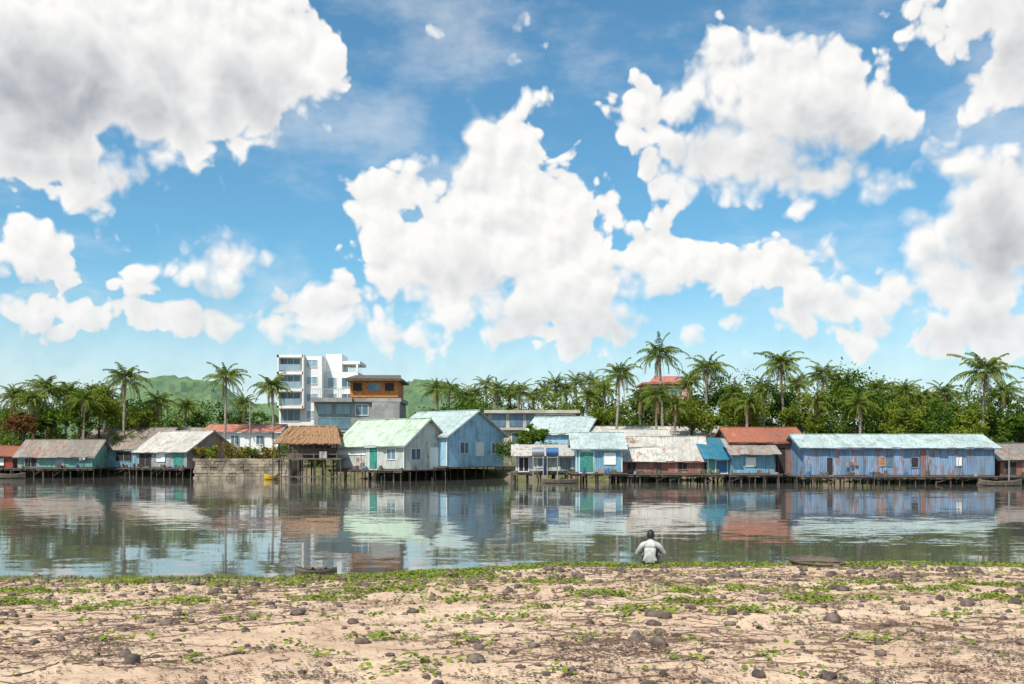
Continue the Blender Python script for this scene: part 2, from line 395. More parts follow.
house('teal_stilt_house',92,121,74,6,0,468,455,440,'w_teal','r_brown',[('F',.1,.25,.1,.8,'dark'),('F',.5,.62,0.05,.85,'w_grey')],trim='w_grey')
house('grey_stilt_house',152,124,92,9,18,468,448,428,'w_sky','r_brown',[('F',.15,.3,.0,.75,'wood'),('F',.55,.75,.35,.8,'dark'),('R',.3,.6,.3,.7,'dark')],trim='w_grey',gable_side='r_brown')
house('stilt_house',187,119,66,7.5,33,468,450,431,'w_grey','r_white',[('F',.05,.3,.0,.8,'dark'),('F',.4,.58,.35,.8,'white'),('F',.75,.92,.0,.82,'teal'),('R',.25,.45,.3,.7,'dark')],gable_side='r_brown',trim='w_grey')
house('white_village_house',278,128,72,6,0,455,431,425,'white','tiles',[('F',.12,.2,.45,.8,'glass'),('F',.35,.45,.45,.8,'glass'),('F',.7,.8,.45,.8,'glass')],deck=0,clutter=False,stl=False)
house('tin_roof_house',209,131,44,6,10,455,440,428,'w_white','r_grey',[('F',.3,.45,.3,.75,'dark')],clutter=False,stl=False)
e=empty('stone_embankment_wall',(0,0,0)); mb=MB()
Y=118; xe=WX(290,Y); z=-.8; ci=0; zt=WZ(460,Y)
while z<zt:
    h=random.uniform(.26,.4); x=WX(195,Y)+random.uniform(-.3,0)
    while x<xe:
        w=random.uniform(.35,1.0)
        mb.box(x,min(xe,x+w)-.03,Y-random.uniform(0,.14)+.08*ci*.3,Y+.6,z,z+h-.03+random.uniform(-.03,.02),'stone'); x+=w
    z+=h; ci+=1
mb.box(WX(195,Y),xe,Y+.42,Y+6,-.8,zt-.05,'stone'); mb.obj('masonry',e)

def thatched():
    Y=108; x0,x1=WX(279,Y),WX(337,Y); zf=WZ(458,Y); ze=WZ(443,Y)+.1; zr=WZ(426,Y+2)
    e=empty('thatched_hut',(0,0,0)); W=5
    mb=MB(); o=.5; n=46
    for side in(0,1):
        for lay in range(4):
            for i in range(n):
                xa=lerp(x0-o,x1+o,i/n); xb=lerp(x0-o,x1+o,(i+1)/n)+.05
                t0=lay/4-0.06; t1=(lay+1)/4+.03
                def P(x,t,j): 
                    tt=max(t,-.08); y=lerp(Y-o,Y+W/2,tt) if side==0 else lerp(Y+W+o,Y+W/2,tt)
                    ins=tt*1.0*(1 if x>0.5*(x0+x1) else -1)
                    return (x-ins,y,lerp(ze,zr,tt)+j)
                j=random.uniform(-.1,.06)
                mb.slab(P(xa,t0,j-.05),P(xb,t0,j-.05+random.uniform(-.08,.08)),P(xb,t1,j),P(xa,t1,j),.1,'thatch')
    mb.obj('thatched_roof',e)
    mb=MB()
    for i in range(6):
        x=lerp(x0,x1,i/5)
        for y in(Y,Y+W): mb.cyl((x,y,-1.3),(x,y,ze+.2),.09,None,6,'stilt')
    mb.box(x0-.6,x1+.6,Y-.8,Y+W,zf-.18,zf,'wood')
    for i in range(9): mb.cyl((lerp(x0-.5,x1+.5,i/8),Y-.7,-1.3),(lerp(x0-.5,x1+.5,i/8),Y-.7,zf),.07,None,6,'stilt')
    for z in(zf+.35,zf+.6,zf+.85): mb.box(x0,x1,Y-.03,Y+.03,z,z+.12,'wood')
    mb.box(x0+.2,x1-.2,Y+W-.1,Y+W,zf,ze,'wood')
    mb.box(x0+1,x0+1.8,Y-.6,Y-.2,zf,zf+.5,'wood'); mb.box(x1-1.8,x1-1,Y-.6,Y-.2,zf,zf+.7,'w_grey')
    mb.box(x0-.6,x1+.6,Y-.75,Y-.68,.35,.5,'wood')
    mb.obj('platform',e)
thatched()
house('green_roof_stilt_house',404,104.5,77,7.2,38,470,443,419,'w_white','r_green',[('F',.5,.62,.02,.85,'teal','w_white'),('F',.02,.45,.58,.7,'white'),('F',.76,.88,.4,.78,'glass'),('R',.15,.34,.38,.78,'glass'),('R',.55,.72,.05,.82,'white')])
house('blue_gable_stilt_house',447,108,62,9.8,38,467,434,411,'w_lblue','r_cyan',[('R',.22,.36,.42,.75,'glass'),('R',.5,.62,.35,.75,'white'),('R',.78,.9,.4,.75,'glass')])
house('cyan_gable_house',584,113,56,8,20,445,432,417,'w_lblue','r_cyan',[],clutter=False,stl=False)
house('long_grey_roof_house',735,112,140,7,0,455,438,427,'w_grey','r_white',[],clutter=False,stl=False)
house('white_shed_house',578,100,62,5,0,472,455,446,'w_white','r_white',[('F',.05,.2,0.05,.85,'dark'),('F',.35,.5,.3,.8,'glass'),('F',.7,.9,.02,.85,'w_grey')],kind='shed')
house('blue_door_stilt_house',622,98,46,6,0,473,447,433,'w_sky','r_cyan',[('F',.08,.38,.02,.8,'teal'),('F',.62,.85,.35,.75,'white')])
house('rusty_stilt_house',704,99,84,8,6,474,459,437,'w_rust','r_white',[('F',.1,.2,.3,.8,'dark'),('F',.42,.5,.0,.85,'wood'),('F',.7,.8,.3,.8,'dark')],trim='w_rust')
house('grey_roof_stilt_house',668,102,50,7,0,470,445,430,'w_white','r_white',[('F',.3,.5,.3,.8,'dark')],clutter=False)
house('teal_stilt_shed',735,98,27,5,0,474,457,440,'w_teal','r_teal',[('F',.3,.7,.05,.8,'bluep')],kind='shed')
house('rust_roof_stilt_house',803,98.5,70,8,0,474,441,428,'w_rust','r_rust',[('F',.55,.75,.0,.8,'dark'),('F',.1,.4,.4,.8,'glass')],trim='w_rust')
house('small_blue_stilt_house',775,96.5,42,3,0,474,452,441,'w_sky','r_grey',[('F',.3,.55,.35,.75,'white')],kind='shed',trim='w_grey')
house('long_blue_stilt_house',994,94,190,6.5,0,476,446.5,435,'w_blue','r_cyan',[('F',.12,.15,.02,.62,'dark'),('F',.40,.425,.35,.62,'orange'),('F',.44,.462,.35,.7,'glass'),('F',.565,.6,.3,.62,'dark'),('F',.62,.64,.0,.75,'w_rust'),('F',.8,.83,.35,.65,'white')],trim='w_blue')
house('brown_stilt_house',1052,95,52,6,0,476,458,444,'w_rust','r_brown',[('F',.1,.3,.0,.75,'dark')],trim='wood')
house('brown_roof_house',1110,100,50,6,0,474,452,438,'w_grey','r_brown',[('F',.1,.3,.0,.75,'dark')],trim='wood')
house('red_stilt_house',13,123,90,6,0,468,455,446,'red','r_rust',[('F',.1,.3,.0,.75,'dark'),('F',.8,.9,.2,.75,'white')],trim='wood')
def block(mb,px0,px1,py0,py1,Y,D,m): mb.box(WX(px0,Y),WX(px1,Y),Y,Y+D,WZ(py1,Y),WZ(py0,Y),m)
def winpx(mb,px0,px1,py0,py1,Y,m='glass',fr='white'):
    x0,x1,z0,z1=WX(px0,Y),WX(px1,Y),WZ(py1,Y),WZ(py0,Y)
    mb.box(x0,x1,Y-.03,Y-.002,z0,z1,m); f=.07
    mb.box(x0-f,x0,Y-.07,Y-.001,z0-f,z1+f,fr); mb.box(x1,x1+f,Y-.07,Y-.001,z0-f,z1+f,fr)
    mb.box(x0,x1,Y-.07,Y-.001,z1,z1+f,fr); mb.box(x0,x1,Y-.1,Y-.001,z0-f,z0,fr)
    if x1-x0>1.3:
        k=int((x1-x0)/0.9)
        for i in range(1,k+1):
            c=lerp(x0,x1,i/(k+1)); mb.box(c-.025,c+.025,Y-.05,Y-.031,z0,z1,fr)
e=empty('beige_two_storey_building'); mb=MB(); Y=121
block(mb,488,576,413,452,Y,9,'w_beige'); block(mb,484,580,410,413,Y-.6,10.5,'w_beige'); block(mb,486,540,428,430,Y-.5,.49,'w_beige')
mb.obj('walls',e); mb=MB()
for a_,b_ in((493,505),(510,522),(527,534)): winpx(mb,a_,b_,415,426,Y,'glass','bluep')
for a_,b_ in((493,503),(512,522),(556,570)): winpx(mb,a_,b_,433,444,Y,'glass')
winpx(mb,545,572,415,427,Y,'glass'); mb.obj('windows',e)
e=empty('white_modern_building'); mb=MB(); Y=138
block(mb,279,322,356,440,Y,10,'white'); block(mb,322.2,358,372,440,Y+2,8,'white'); block(mb,326,342,354,371.8,Y+3,5,'white')
block(mb,342.4,360,361,364,Y+2.5,6,'white'); block(mb,356,358,364.2,371.8,Y+2.5,.3,'white')
for py in(356,373,390,407): block(mb,277,303,py-1.4,py+1.4,Y-1.2,1.19,'white')
block(mb,277,278.8,354.5,408,Y-1.2,1.19,'white'); block(mb,302,303.6,354.5,408,Y-1.2,1.19,'white')
mb.obj('walls',e); mb=MB()
for py in(359,376,393,410):
    winpx(mb,281,300,py,py+11,Y,'glass','white')
    winpx(mb,307,317,py+1,py+8,Y,'pglass','white')
for py in(378,394,410): winpx(mb,328,336,py,py+9,Y+2,'pglass','white'); winpx(mb,342,353,py,py+9,Y+2,'glass','white')
mb.obj('windows',e); mb=MB()
for py in(373,390,407):
    x0,x1=WX(279,Y),WX(302,Y); z=WZ(py-1.6,Y)
    mb.box(x0,x1,Y-1.15,Y-1.1,z+.85,z+.9,'steel'); mb.box(x0,x1,Y-1.14,Y-1.12,z+.05,z+.84,'pglass')
for i in range(12):
    xx=lerp(WX(344,Y),WX(358,Y),i/11); mb.box(xx,xx+.03,Y+2.1,Y+2.13,WZ(371.5,Y),WZ(365.5,Y),'steel')
mb.obj('balcony_railings',e)
e=empty('timber_topped_building'); mb=MB(); Y=119
block(mb,314,398,402,432,Y,9,'concrete'); block(mb,311,352,397.5,401.8,Y-1.2,8,'concrete'); block(mb,352.2,401,398,401.8,Y-.4,8,'concrete')
block(mb,372,399.5,402.2,424,Y-1.3,1.29,'concrete')
mb.obj('lower_storeys',e); mb=MB()
block(mb,350,398,381,397.3,Y+.5,6,'orange'); block(mb,346,402,378.6,380.8,Y-.6,8,'bark')
mb.slab((WX(346,Y),Y-.6,WZ(378.4,Y)),(WX(402,Y),Y-.6,WZ(379,Y)),(WX(398,Y),Y+3,WZ(373,Y)),(WX(352,Y),Y+3,WZ(373,Y)),.1,'wood')
winpx(mb,353,362,383,391,Y+.5,'dark','orange'); winpx(mb,368,380,383,391,Y+.5,'glass','orange'); winpx(mb,385,394,383,391,Y+.5,'dark','orange')
mb.obj('timber_storey',e); mb=MB()
winpx(mb,318,332,404,414,Y,'pglass','w_teal'); winpx(mb,336,350,404,414,Y,'pglass','w_teal'); winpx(mb,318,350,418,428,Y,'glass','w_teal'); winpx(mb,356,368,405,415,Y,'glass','white')
mb.obj('windows',e); mb=MB()
for i in range(14):
    xx=lerp(WX(312,Y),WX(345,Y),i/13); mb.box(xx,xx+.04,Y-1.1,Y-1.06,WZ(397.3,Y),WZ(390,Y),'steel')
mb.box(WX(312,Y),WX(346,Y),Y-1.11,Y-1.05,WZ(390,Y),WZ(389.4,Y),'steel'); mb.obj('railing',e)
e=empty('pink_house'); mb=MB(); Y=150; M['pink']=simple('pink_plaster',lin(215,165,155),lin(190,140,132),.6)
block(mb,646,692,384,425,Y,8,'pink'); block(mb,643,695,382,383.9,Y-.5,9,'tiles')
mb.slab((WX(650,Y),Y+.5,WZ(381.5,Y)),(WX(690,Y),Y+.5,WZ(381.5,Y)),(WX(682,Y),Y+4,WZ(374,Y)),(WX(658,Y),Y+4,WZ(374,Y)),.1,'tiles'); mb.obj('walls',e)
mb=MB(); winpx(mb,652,660,387,395,Y); winpx(mb,670,682,387,395,Y); mb.obj('windows',e)
e=empty('water_tank'); mb=MB(); Y=99
for px,mm in((538,'steel'),(552,'bluep')):
    x=WX(px,Y)
    mb.cyl((x-.6,Y-.8,WZ(452,Y)),(x+.6,Y-.8,WZ(452,Y)),.42,None,14,mm)
    for dx in(-.5,.5):
        for dy in(-1.2,-.4): mb.cyl((x+dx,Y+dy,-1),(x+dx,Y+dy,WZ(456,Y)),.04,None,5,'steel')
    mb.box(x-.6,x+.6,Y-1.2,Y-.4,WZ(457,Y)-.06,WZ(457,Y),'steel')
mb.obj('tanks_and_stand',e)
for px,py0,Y,r in((1009,448,90,.05),(250,402,126,.07)):
    e=empty('utility_pole'); mb=MB(); x=WX(px,Y); mb.cyl((x,Y,-1),(x,Y,WZ(py0,Y)),r*1.2,r,8,'concrete')
    mb.obj('pole',e)
mb=MB()
for i in range(70):
    px=random.uniform(-20,1050); x=WX(px,100); Y=yfar(x)-random.uniform(9,16)
    if random.random()<.5: continue
    mb.cyl((x,Y,-1.2),(x+random.uniform(-.2,.2),Y,random.uniform(.3,1.3)),.05,.04,5,'stilt')
mb.obj('mooring_posts')
def boat(name,x,y,L,W,H,m,rz=0,z=0):
    e=empty(name,(x,y,z),rz); mb=MB(); n=14; vs=[];fs=[]
    prof=[(-1,1),(-.85,.35),(-.4,.05),(0,0),(.4,.05),(.85,.35),(1,1)]
    def ring(k,sc,dz):
        t=k/n*2-1; w=W/2*(1-abs(t)**2.4)*sc+.02; sh=H*.35*t*t
        return [(t*L/2*(.97 if sc<1 else 1),a*w,-.12+dz+b*H+sh*(1 if b>.5 else .8)) for a,b in prof]
    for sc,dz in((1,0),(.9,.04)):
        o=len(vs)
        for k in range(n+1): vs+=ring(k,sc,dz if sc<1 else 0)
        for k in range(n):
            for j in range(6):
                q=o+k*7+j; fs.append((q,q+7,q+8,q+1) if sc==1 else(q,q+1,q+8,q+7))
    N=(n+1)*7
    for k in range(n):
        for j in(0,6): q=k*7+j; fs.append((q,q+7,N+q+7,N+q))
    mb.poly(vs,fs,m); 
    for t in(-.35,.25): mb.box(t*L/2-.1,t*L/2+.1,-W*.42,W*.42,H*.6,H*.6+.03,'wood')
    mb.obj('hull',e,smooth=False)
boat('yellow_boat',WX(271,112),112,1.6,.8,.55,'yellow',.5)
boat('wooden_boat',WX(10,117),117,3.5,1.2,.6,'wood',.1)
boat('wooden_boat',WX(560,97),97,3.5,.9,.45,'wood',.05)
boat('wooden_boat',WX(1000,89),89,4,1,.5,'wood',.05)

# ---------------------------------------------------------------- vegetation
def palm(px,py,Y,fl,lean=0.0,base=1.2,nf=28,name='coconut_palm',seed=0,dry=3):
    r=random.Random(seed*13+int(px)); x1=WX(px,Y); z1=WZ(py,Y); x0=x1-lean
    mb=MB(); n=10; pts=[]
    for i in range(n+1):
        t=i/n; pts.append(Vector((lerp(x0,x1,t**1.5)+.05*r.uniform(-1,1),Y+.15*math.sin(t*2),lerp(base-.6,z1-.15,t))))
    for i in range(n):
        ra=lerp(.2,.11,i/n)+(.1 if i==0 else 0); mb.cyl(pts[i],pts[i+1],ra,lerp(.2,.11,(i+1)/n),8,'trunk',cap=False)
    top=pts[-1]
    for i in range(r.randint(5,10)):
        a=r.uniform(0,6.28); mb.ball((top.x+.28*math.cos(a),top.y+.28*math.sin(a),top.z-.15-r.uniform(0,.3)),.12,.12,.15,'coco',6,4)
    e=empty(name); mb.obj('trunk',e)
    Q=[];mi=[]
    for k in range(nf+dry):
        isdry=k>=nf
        az=k*2.399+r.uniform(-.35,.35); t=k/nf
        el=lerp(1.35,-.5,t**.85)+r.uniform(-.18,.18); L=fl*lerp(.75,1.05,min(1,t*1.6))*r.uniform(.78,1.12)
        if isdry: el=-1.1; L*=.8
        droop=lerp(.8,1.9,r.random())
        ns=18; p=top.copy(); h=Vector((math.cos(az),math.sin(az),0)); side=Vector((-math.sin(az),math.cos(az),0))
        tw=r.uniform(-.9,.9)
        for i in range(ns):
            s=i/ns; ang=max(el-droop*s**1.5,-1.5)
            d=h*math.cos(ang)+Vector((0,0,math.sin(ang))); q=p+d*(L/ns)
            up=Vector((0,0,1)) if abs(d.z)<.95 else h; up=(up-d*up.dot(d)).normalized()
            w=.03*(1-s)+.012
            Q.append([p-side*w,p+side*w,q+side*w,q-side*w]); mi.append(1 if isdry else 0)
            if i>1:
                ll=max(.22,L*.25*math.sin(min(1,s*1.35+.15)*math.pi*.82+.25)**.8)
                for sg in(-1,1):
                    for jj in(0,.5):
                        if r.random()<.12: continue
                        o=p+d*(L/ns*jj); l=ll*r.uniform(.7,1.2)
                        dr=r.uniform(.2,.8)+ (0.5*s)
                        dd=(side*sg+d*.8-Vector((0,0,dr))+up*.4*tw*sg).normalized()
                        mid=o+dd*l*.5; tip=mid+(dd-Vector((0,0,.45))).normalized()*l*.5
                        ww=d*.036*fl/3
                        Q.append([o-ww*.6,o+ww*.6,mid+ww,mid-ww]); Q.append([mid-ww,mid+ww,tip+ww*.15,tip-ww*.15]); mi+= [1 if isdry else 0]*2
            p=q
    quads('crown',np.array([[tuple(v) for v in q] for q in Q]),['palm','palmdry'],np.array(mi),parent=e)
P_=[(125,377,128,3.9,.3),(44,388,130,3.9,-.3),(66,392,133,3.4,.2),(32,398,126,3.2,-.2),(158,400,132,3.0,0),(226,375,126,3.5,.2),(271,385,128,3.5,-.4),(244,401,135,2.5,.3),
(620,373,112,3.1,.5),(660,352,116,3.7,-.4),(708,367,114,3.5,.3),(658,394,108,3.1,.3),(735,392,118,2.9,0),(781,363,113,3.7,-.5),(824,374,124,3.5,.4),(765,388,113,2.9,.2),(815,400,110,2.9,-.3),(986,369,106,4.3,.5),(640,396,122,2.7,-.2),(846,384,122,3.0,.2),(878,388,118,2.9,0),
(1050,385,112,3.3,.3),(-25,385,128,3.2,.2),(945,392,118,3.0,.2),(690,380,126,3.0,.2),(798,382,128,2.7,-.2),(905,390,112,2.8,.3),(1004,390,116,3.0,.2),(676,404,108,2.3,.2),(860,402,104,2.5,-.2),(925,396,116,2.7,.2),(84,398,124,2.9,.2),(748,400,109,2.4,.2),(186,404,136,2.6,.2),(588,394,125,2.5,.2),(14,394,131,3.1,.2),(605,388,130,2.6,.2),(104,392,134,2.9,0)]
for i,(px,py,Y,fl,ln) in enumerate(P_): palm(px,py,Y,fl,ln,seed=i+1)
for i,px in enumerate([462,474,486,497,510,520,534,545,556,566,576,590,600,436,450]):
    palm(px,random.uniform(380,396),random.uniform(140,165),3.2,random.uniform(-.5,.5),seed=50+i,nf=20,dry=1)

def crownpts(c,R,n,clumps=16):
    C=rng.normal(size=(clumps,3)); C/=np.linalg.norm(C,axis=1)[:,None]; C*=rng.uniform(.45,1,(clumps,1))
    k=rng.integers(0,clumps,n); P=C[k]+rng.normal(size=(n,3))*.2*rng.uniform(.6,1.3,(clumps,1))[k]
    return np.array(c)+P*np.array(R)
TOP=[(-200,400),(0,402),(40,398),(80,390),(100,384),(118,400),(150,404),(190,410),(240,410),(275,424),(400,420),(430,408),(460,398),(520,396),(590,400),(640,403),(680,392),(720,384),(760,390),(800,394),(830,384),(850,377),(880,380),(920,396),(960,394),(1000,396),(1030,400),(1250,400)]
def top(px):
    for (a,b_),(c,d) in zip(TOP,TOP[1:]):
        if px<=c: return lerp(b_,d,(px-a)/(c-a))
    return 405
QS=[];MI=[]
for row,(dY,up,n,ns_) in enumerate(((13,17,520,3),(21,5,560,2),(32,-2,400,1))):
    px=-170
    while px<1190:
        px+=random.uniform(12,21)
        if 278<px<400 and row>0: continue
        if row==0 and 478<px<600: continue
        Yb=yfar(WX(px,110))+dY+random.uniform(-2,2)
        if row==0 and (px<100 or 195<px<290): Yb+=5
        tp=WZ(top(px)+up+random.uniform(-12,11),Yb); r=random.uniform(1.2,3.0)
        z=tp-r*.8; mm=random.choice([0,0,1,2,2])
        for q in range(ns_):
            if z<1: break
            nn=n if q==0 else int(n*.6)
            P=crownpts((WX(px,Yb)+random.uniform(-.7,.7),Yb+random.uniform(-1,1),z),(r*1.15,r,r*.85),nn)
            QS.append(leafquads(P,.2,.6)); MI.append(np.full(nn,mm)); z-=r*1.2
quads('tree_line',np.concatenate(QS),['leafA','leafB','leafD'],np.concatenate(MI))
def tree(px,py,Y,R,mats,name='broadleaf_tree',H=None,n=3800):
    e=empty(name); x=WX(px,Y); zt=WZ(py,Y); mb=MB(); zb=1.0; zc=zt-R*.85
    mb.cyl((x,Y,zb-.5),(x+.2,Y,zc-R*.4),.22,.15,8,'bark')
    cl=[]
    for i in range(7):
        a=i*.9+random.random(); q=R*random.uniform(.4,.75)
        c=(x+.2+q*math.cos(a),Y+q*math.sin(a),zc+random.uniform(-.4,.45)*R); cl.append(c)
        mb.cyl((x+.15,Y,zc-R*.55),c,.1,.03,6,'bark')
    cl.append((x,Y,zc+R*.4)); mb.obj('trunk_and_limbs',e)
    P=np.concatenate([crownpts(c,(R*.5,R*.5,R*.42),n//8,9) for c in cl]); quads('crown',leafquads(P,.17,.5),[mats],None,parent=e)
tree(98,386,129,3.0,'leafB'); tree(78,398,126,2.4,'leafA'); tree(22,412,126,2.2,'autumn'); tree(690,396,111,2.6,'leafB'); tree(855,386,108,3.6,'leafA'); tree(905,398,104,2.8,'leafB'); tree(940,396,103,3.2,'leafA'); tree(970,408,101,2.4,'leafB'); tree(1015,412,102,2.0,'leafA'); tree(740,394,112,2.6,'leafB'); tree(531,424,107,1.5,'leafA',n=2000); tree(236,418,136,2.4,'leafD'); tree(800,400,110,2.4,'leafB'); tree(605,405,118,2.0,'leafB'); tree(140,406,130,2.2,'leafB'); tree(50,408,127,2.0,'leafA')
def shrub(px,py,Y,rx,rz,mat,n=1000,name='shrub'):
    P=crownpts((WX(px,Y),Y,WZ(py,Y)),(rx,rx*.8,rz),n,12); quads(name,leafquads(P,.12,.4),[mat])
for px,m_ in((200,'bloom'),(212,'leafB'),(228,'bloom'),(240,'bloom'),(252,'leafB'),(263,'bloom'),(274,'bloom'),(285,'leafB')):
    shrub(px,random.uniform(450,455),119.5,.95,.85,m_,800)
for px,Y in((528,106),(548,110),(612,104),(815,101),(508,110),(7,127),(1005,98)): shrub(px,450,Y,1.2,1.2,'leafA')
for px in range(20,200,16): shrub(px,random.uniform(440,448),128,1.8,1.5,random.choice(['leafA','leafB','leafD']))

# ---------------------------------------------------------------- beach
def onbeach(px,py):
    lo,hi=5.0,24.5
    for _ in range(30):
        y=(lo+hi)/2; x=WX(px,y)
        if HZ+(CH-gz(x,y))/y*F>py: lo=y
        else: hi=y
    return x,y
patches=[(170,603,.9),(390,590,1.0),(300,648,.42),(40,592,1.0),(25,603,.8),(700,590,1.2),(500,620,.6),(370,672,.36),(830,600,.8),(770,655,.25),(405,582,1.3),(450,577,1.2),(330,600,.7),(290,585,.6),(600,595,.7),(560,582,.8),(930,590,.8),(215,585,.8),(80,610,.6),(480,640,.35),(880,640,.3),(640,610,.5),(120,583,1),(760,612,.6),(1000,600,.7),(300,676,.3),(430,662,.3),(560,675,.25),(690,660,.25),(240,620,.4),(130,640,.3),(950,615,.5),(590,640,.25),(395,640,.3),(700,604,.6),(540,608,.5),(860,585,.8),(1000,586,.8),(360,578,1),(460,600,.6),(345,655,.25),(640,672,.25),(820,672,.2),(200,664,.2)]
PC=[(*onbeach(a,b_),c) for a,b_,c in patches]
def green(x,y):
    g_=0
    for a,b_,r in PC:
        d=((x-a)/(r*1.2))**2+((y-b_)/(r*.75))**2
        if d<4: g_=max(g_,math.exp(-d*1.3))
    bank=ss(shore(x)-2.8,shore(x)-.9,y)*(.25+.75*ss(-7,-2,x))
    return max(g_*.85,bank)+.55*nz(x,y,1.1,21)+.8*nz(x,y,4,25)-.25
LV=[]
for i in range(290000):
    y=7+17*random.random()**.6; x=random.uniform(-1,1)*(y*.56+.5)
    if y>shore(x)-.12: continue
    g_=green(x,y)
    if g_<.15:
        if random.random()>.004: continue
    elif random.random()>min(.85,(g_-.08)*1.0): continue
    z=gz(x,y)+random.uniform(.01,.04+.05*ss(.3,.9,g_)); s=random.uniform(.014,.030)*(1+.012*y)
    a=random.uniform(0,6.28); n_=Vector((random.gauss(0,.4),random.gauss(0,.4),1)).normalized()
    u=n_.cross(Vector((math.cos(a),math.sin(a),0))).normalized(); w=n_.cross(u); c=Vector((x,y,z))
    LV.append([tuple(c+u*s*p+w*s*q) for p,q in((-1,0),(-.5,.75),(.4,.8),(1,0.15),(.4,-.8),(-.5,-.75))])
quads('beach_creeper_leaves',np.array(LV),['vine'],None,k=6)
GB=[]
for i in range(6500):
    x=random.uniform(-13,13.5); y=shore(x)-abs(random.gauss(.25,.5))-.02
    if nz(x,y,.9,31)+.25*ss(-6,0,x)<-.02: continue
    z=gz(x,y)-.01
    for k in range(3):
        h=random.uniform(.03,.11); a=random.uniform(0,6.28); dx,dy=math.cos(a),math.sin(a); l=h*random.uniform(.2,.7); w=.007
        xx=x+random.gauss(0,.02); yy=y+random.gauss(0,.02)
        GB.append([(xx-dy*w,yy+dx*w,z),(xx+dy*w,yy-dx*w,z),(xx+dx*l+dy*.002,yy+dy*l,z+h),(xx+dx*l-dy*.002,yy+dy*l,z+h)])
quads('bank_grass',np.array(GB),['grassm'])
RV=[]
for i in range(1900):
    y=6.8+16.5*random.random()**.9; x=random.uniform(-1,1)*(y*.56+.3); a=random.choice([0,math.pi])+random.gauss(0,.9); w=random.uniform(.0012,.0034)*(1+.05*y)
    if nz(x,y,.35,41)<-.18+.2*random.random(): continue
    zc=gz(x,y)
    for k in range(random.randint(8,34)):
        a+=random.gauss(0,.38); x2=x+.05*math.cos(a); y2=y+.05*math.sin(a)
        if y2>shore(x2)-.2 or y2<6: break
        z2=gz(x2,y2); lx,ly=-math.sin(a)*w,math.cos(a)*w
        if nz(x,y,3,44)>-.15:
            A=[(x-lx,y-ly,zc),(x,y,zc+.004+w*1.6),(x+lx,y+ly,zc)]; B=[(x2-lx,y2-ly,z2),(x2,y2,z2+.004+w*1.6),(x2+lx,y2+ly,z2)]
            RV.append([A[0],B[0],B[1],A[1]]); RV.append([A[1],B[1],B[2],A[2]])
        x,y,zc=x2,y2,z2
quads('dry_creeper_runners',np.array(RV),['runner'])
LT=[]
for i in range(300000):
    y=6.8+15.5*random.random()**.95; x=random.uniform(-1,1)*(y*.56+.3)
    d=.9*nz(x,y,.6,51)+.8*nz(x,y,2.3,55)+.6*nz(x,y,7,57)+.3*ss(11,7,y)+.15*ss(0,5,x)
    if random.random()>max(.035,(d-.08)*1.0) or y>shore(x)-.3: continue
    z=gz(x,y)+.006+random.random()*.014; a=random.uniform(0,6.28)
    if random.random()<.45: l,w=random.uniform(.015,.06),random.uniform(.0015,.004)
    else: l,w=random.uniform(.007,.022),random.uniform(.005,.013)
    l*=1+.02*y; w*=1+.02*y
    cx_,sy=math.cos(a),math.sin(a); t1=random.uniform(-.3,.3)*l
    LT.append([(x-cx_*l,y-sy*l,z-t1),(x+sy*w,y-cx_*w,z+.004),(x+cx_*l,y+sy*l,z+t1),(x-sy*w,y+cx_*w,z+.004)])
quads('leaf_litter',np.array(LT),['litter'])
def rockmesh(mb,x,y,r,m='rock'):
    z=gz(x,y); sd=random.random()*100; vs=[];fs=[];n,k=9,6; sx,sy_,sz=r*random.uniform(.8,1.3),r*random.uniform(.7,1.1),r*random.uniform(.5,.8); ro=random.random()*3
    for i in range(k+1):
        ph=math.pi*i/k
        for j in range(n):
            th=2*math.pi*j/n; v=Vector((math.sin(ph)*math.cos(th),math.sin(ph)*math.sin(th),math.cos(ph)))
            q=1+.45*noise.noise(v*1.6+Vector((sd,0,0))); v=Vector((v.x*sx*q,v.y*sy_*q,v.z*sz*q)); c,s_=math.cos(ro),math.sin(ro)
            vs.append((x+v.x*c-v.y*s_,y+v.x*s_+v.y*c,z+v.z+sz*.4))
    for i in range(k):
        for j in range(n): fs.append((i*n+j,(i+1)*n+j,(i+1)*n+(j+1)%n,i*n+(j+1)%n))
    mb.poly(vs,fs,m)
mb=MB()
for i in range(2600):
    y=7+15.5*random.random()**.8; x=random.uniform(-1,1)*(y*.56)
    if random.random()<.4: x,y=random.uniform(-11,12),shore(x)-abs(random.gauss(1.8,2.2))
    if y>shore(x) or y<6.5: continue
    rockmesh(mb,x,y,min(.10,.009+random.expovariate(1/.016)*(.65+.035*y)))
mb.obj('beach_pebbles',smooth=True)
for px,py,r in((133,664,.08),(353,623,.07),(637,640,.075),(102,577,.13),(405,567,.18),(475,583,.1),(960,571,.11),(218,592,.08),(800,645,.05),(700,583,.1),(552,580,.08),(880,655,.05),(520,668,.04),(730,625,.06),(905,610,.07),(270,605,.06),(60,640,.05)):
    x,y=onbeach(px,py); mb=MB(); rockmesh(mb,x,y,r); mb.obj('beach_rock',smooth=True)
x,y=WX(316,22.4),22.4
boat('small_wooden_canoe',x,y,.95,.3,.16,'stilt',-.06,.11)
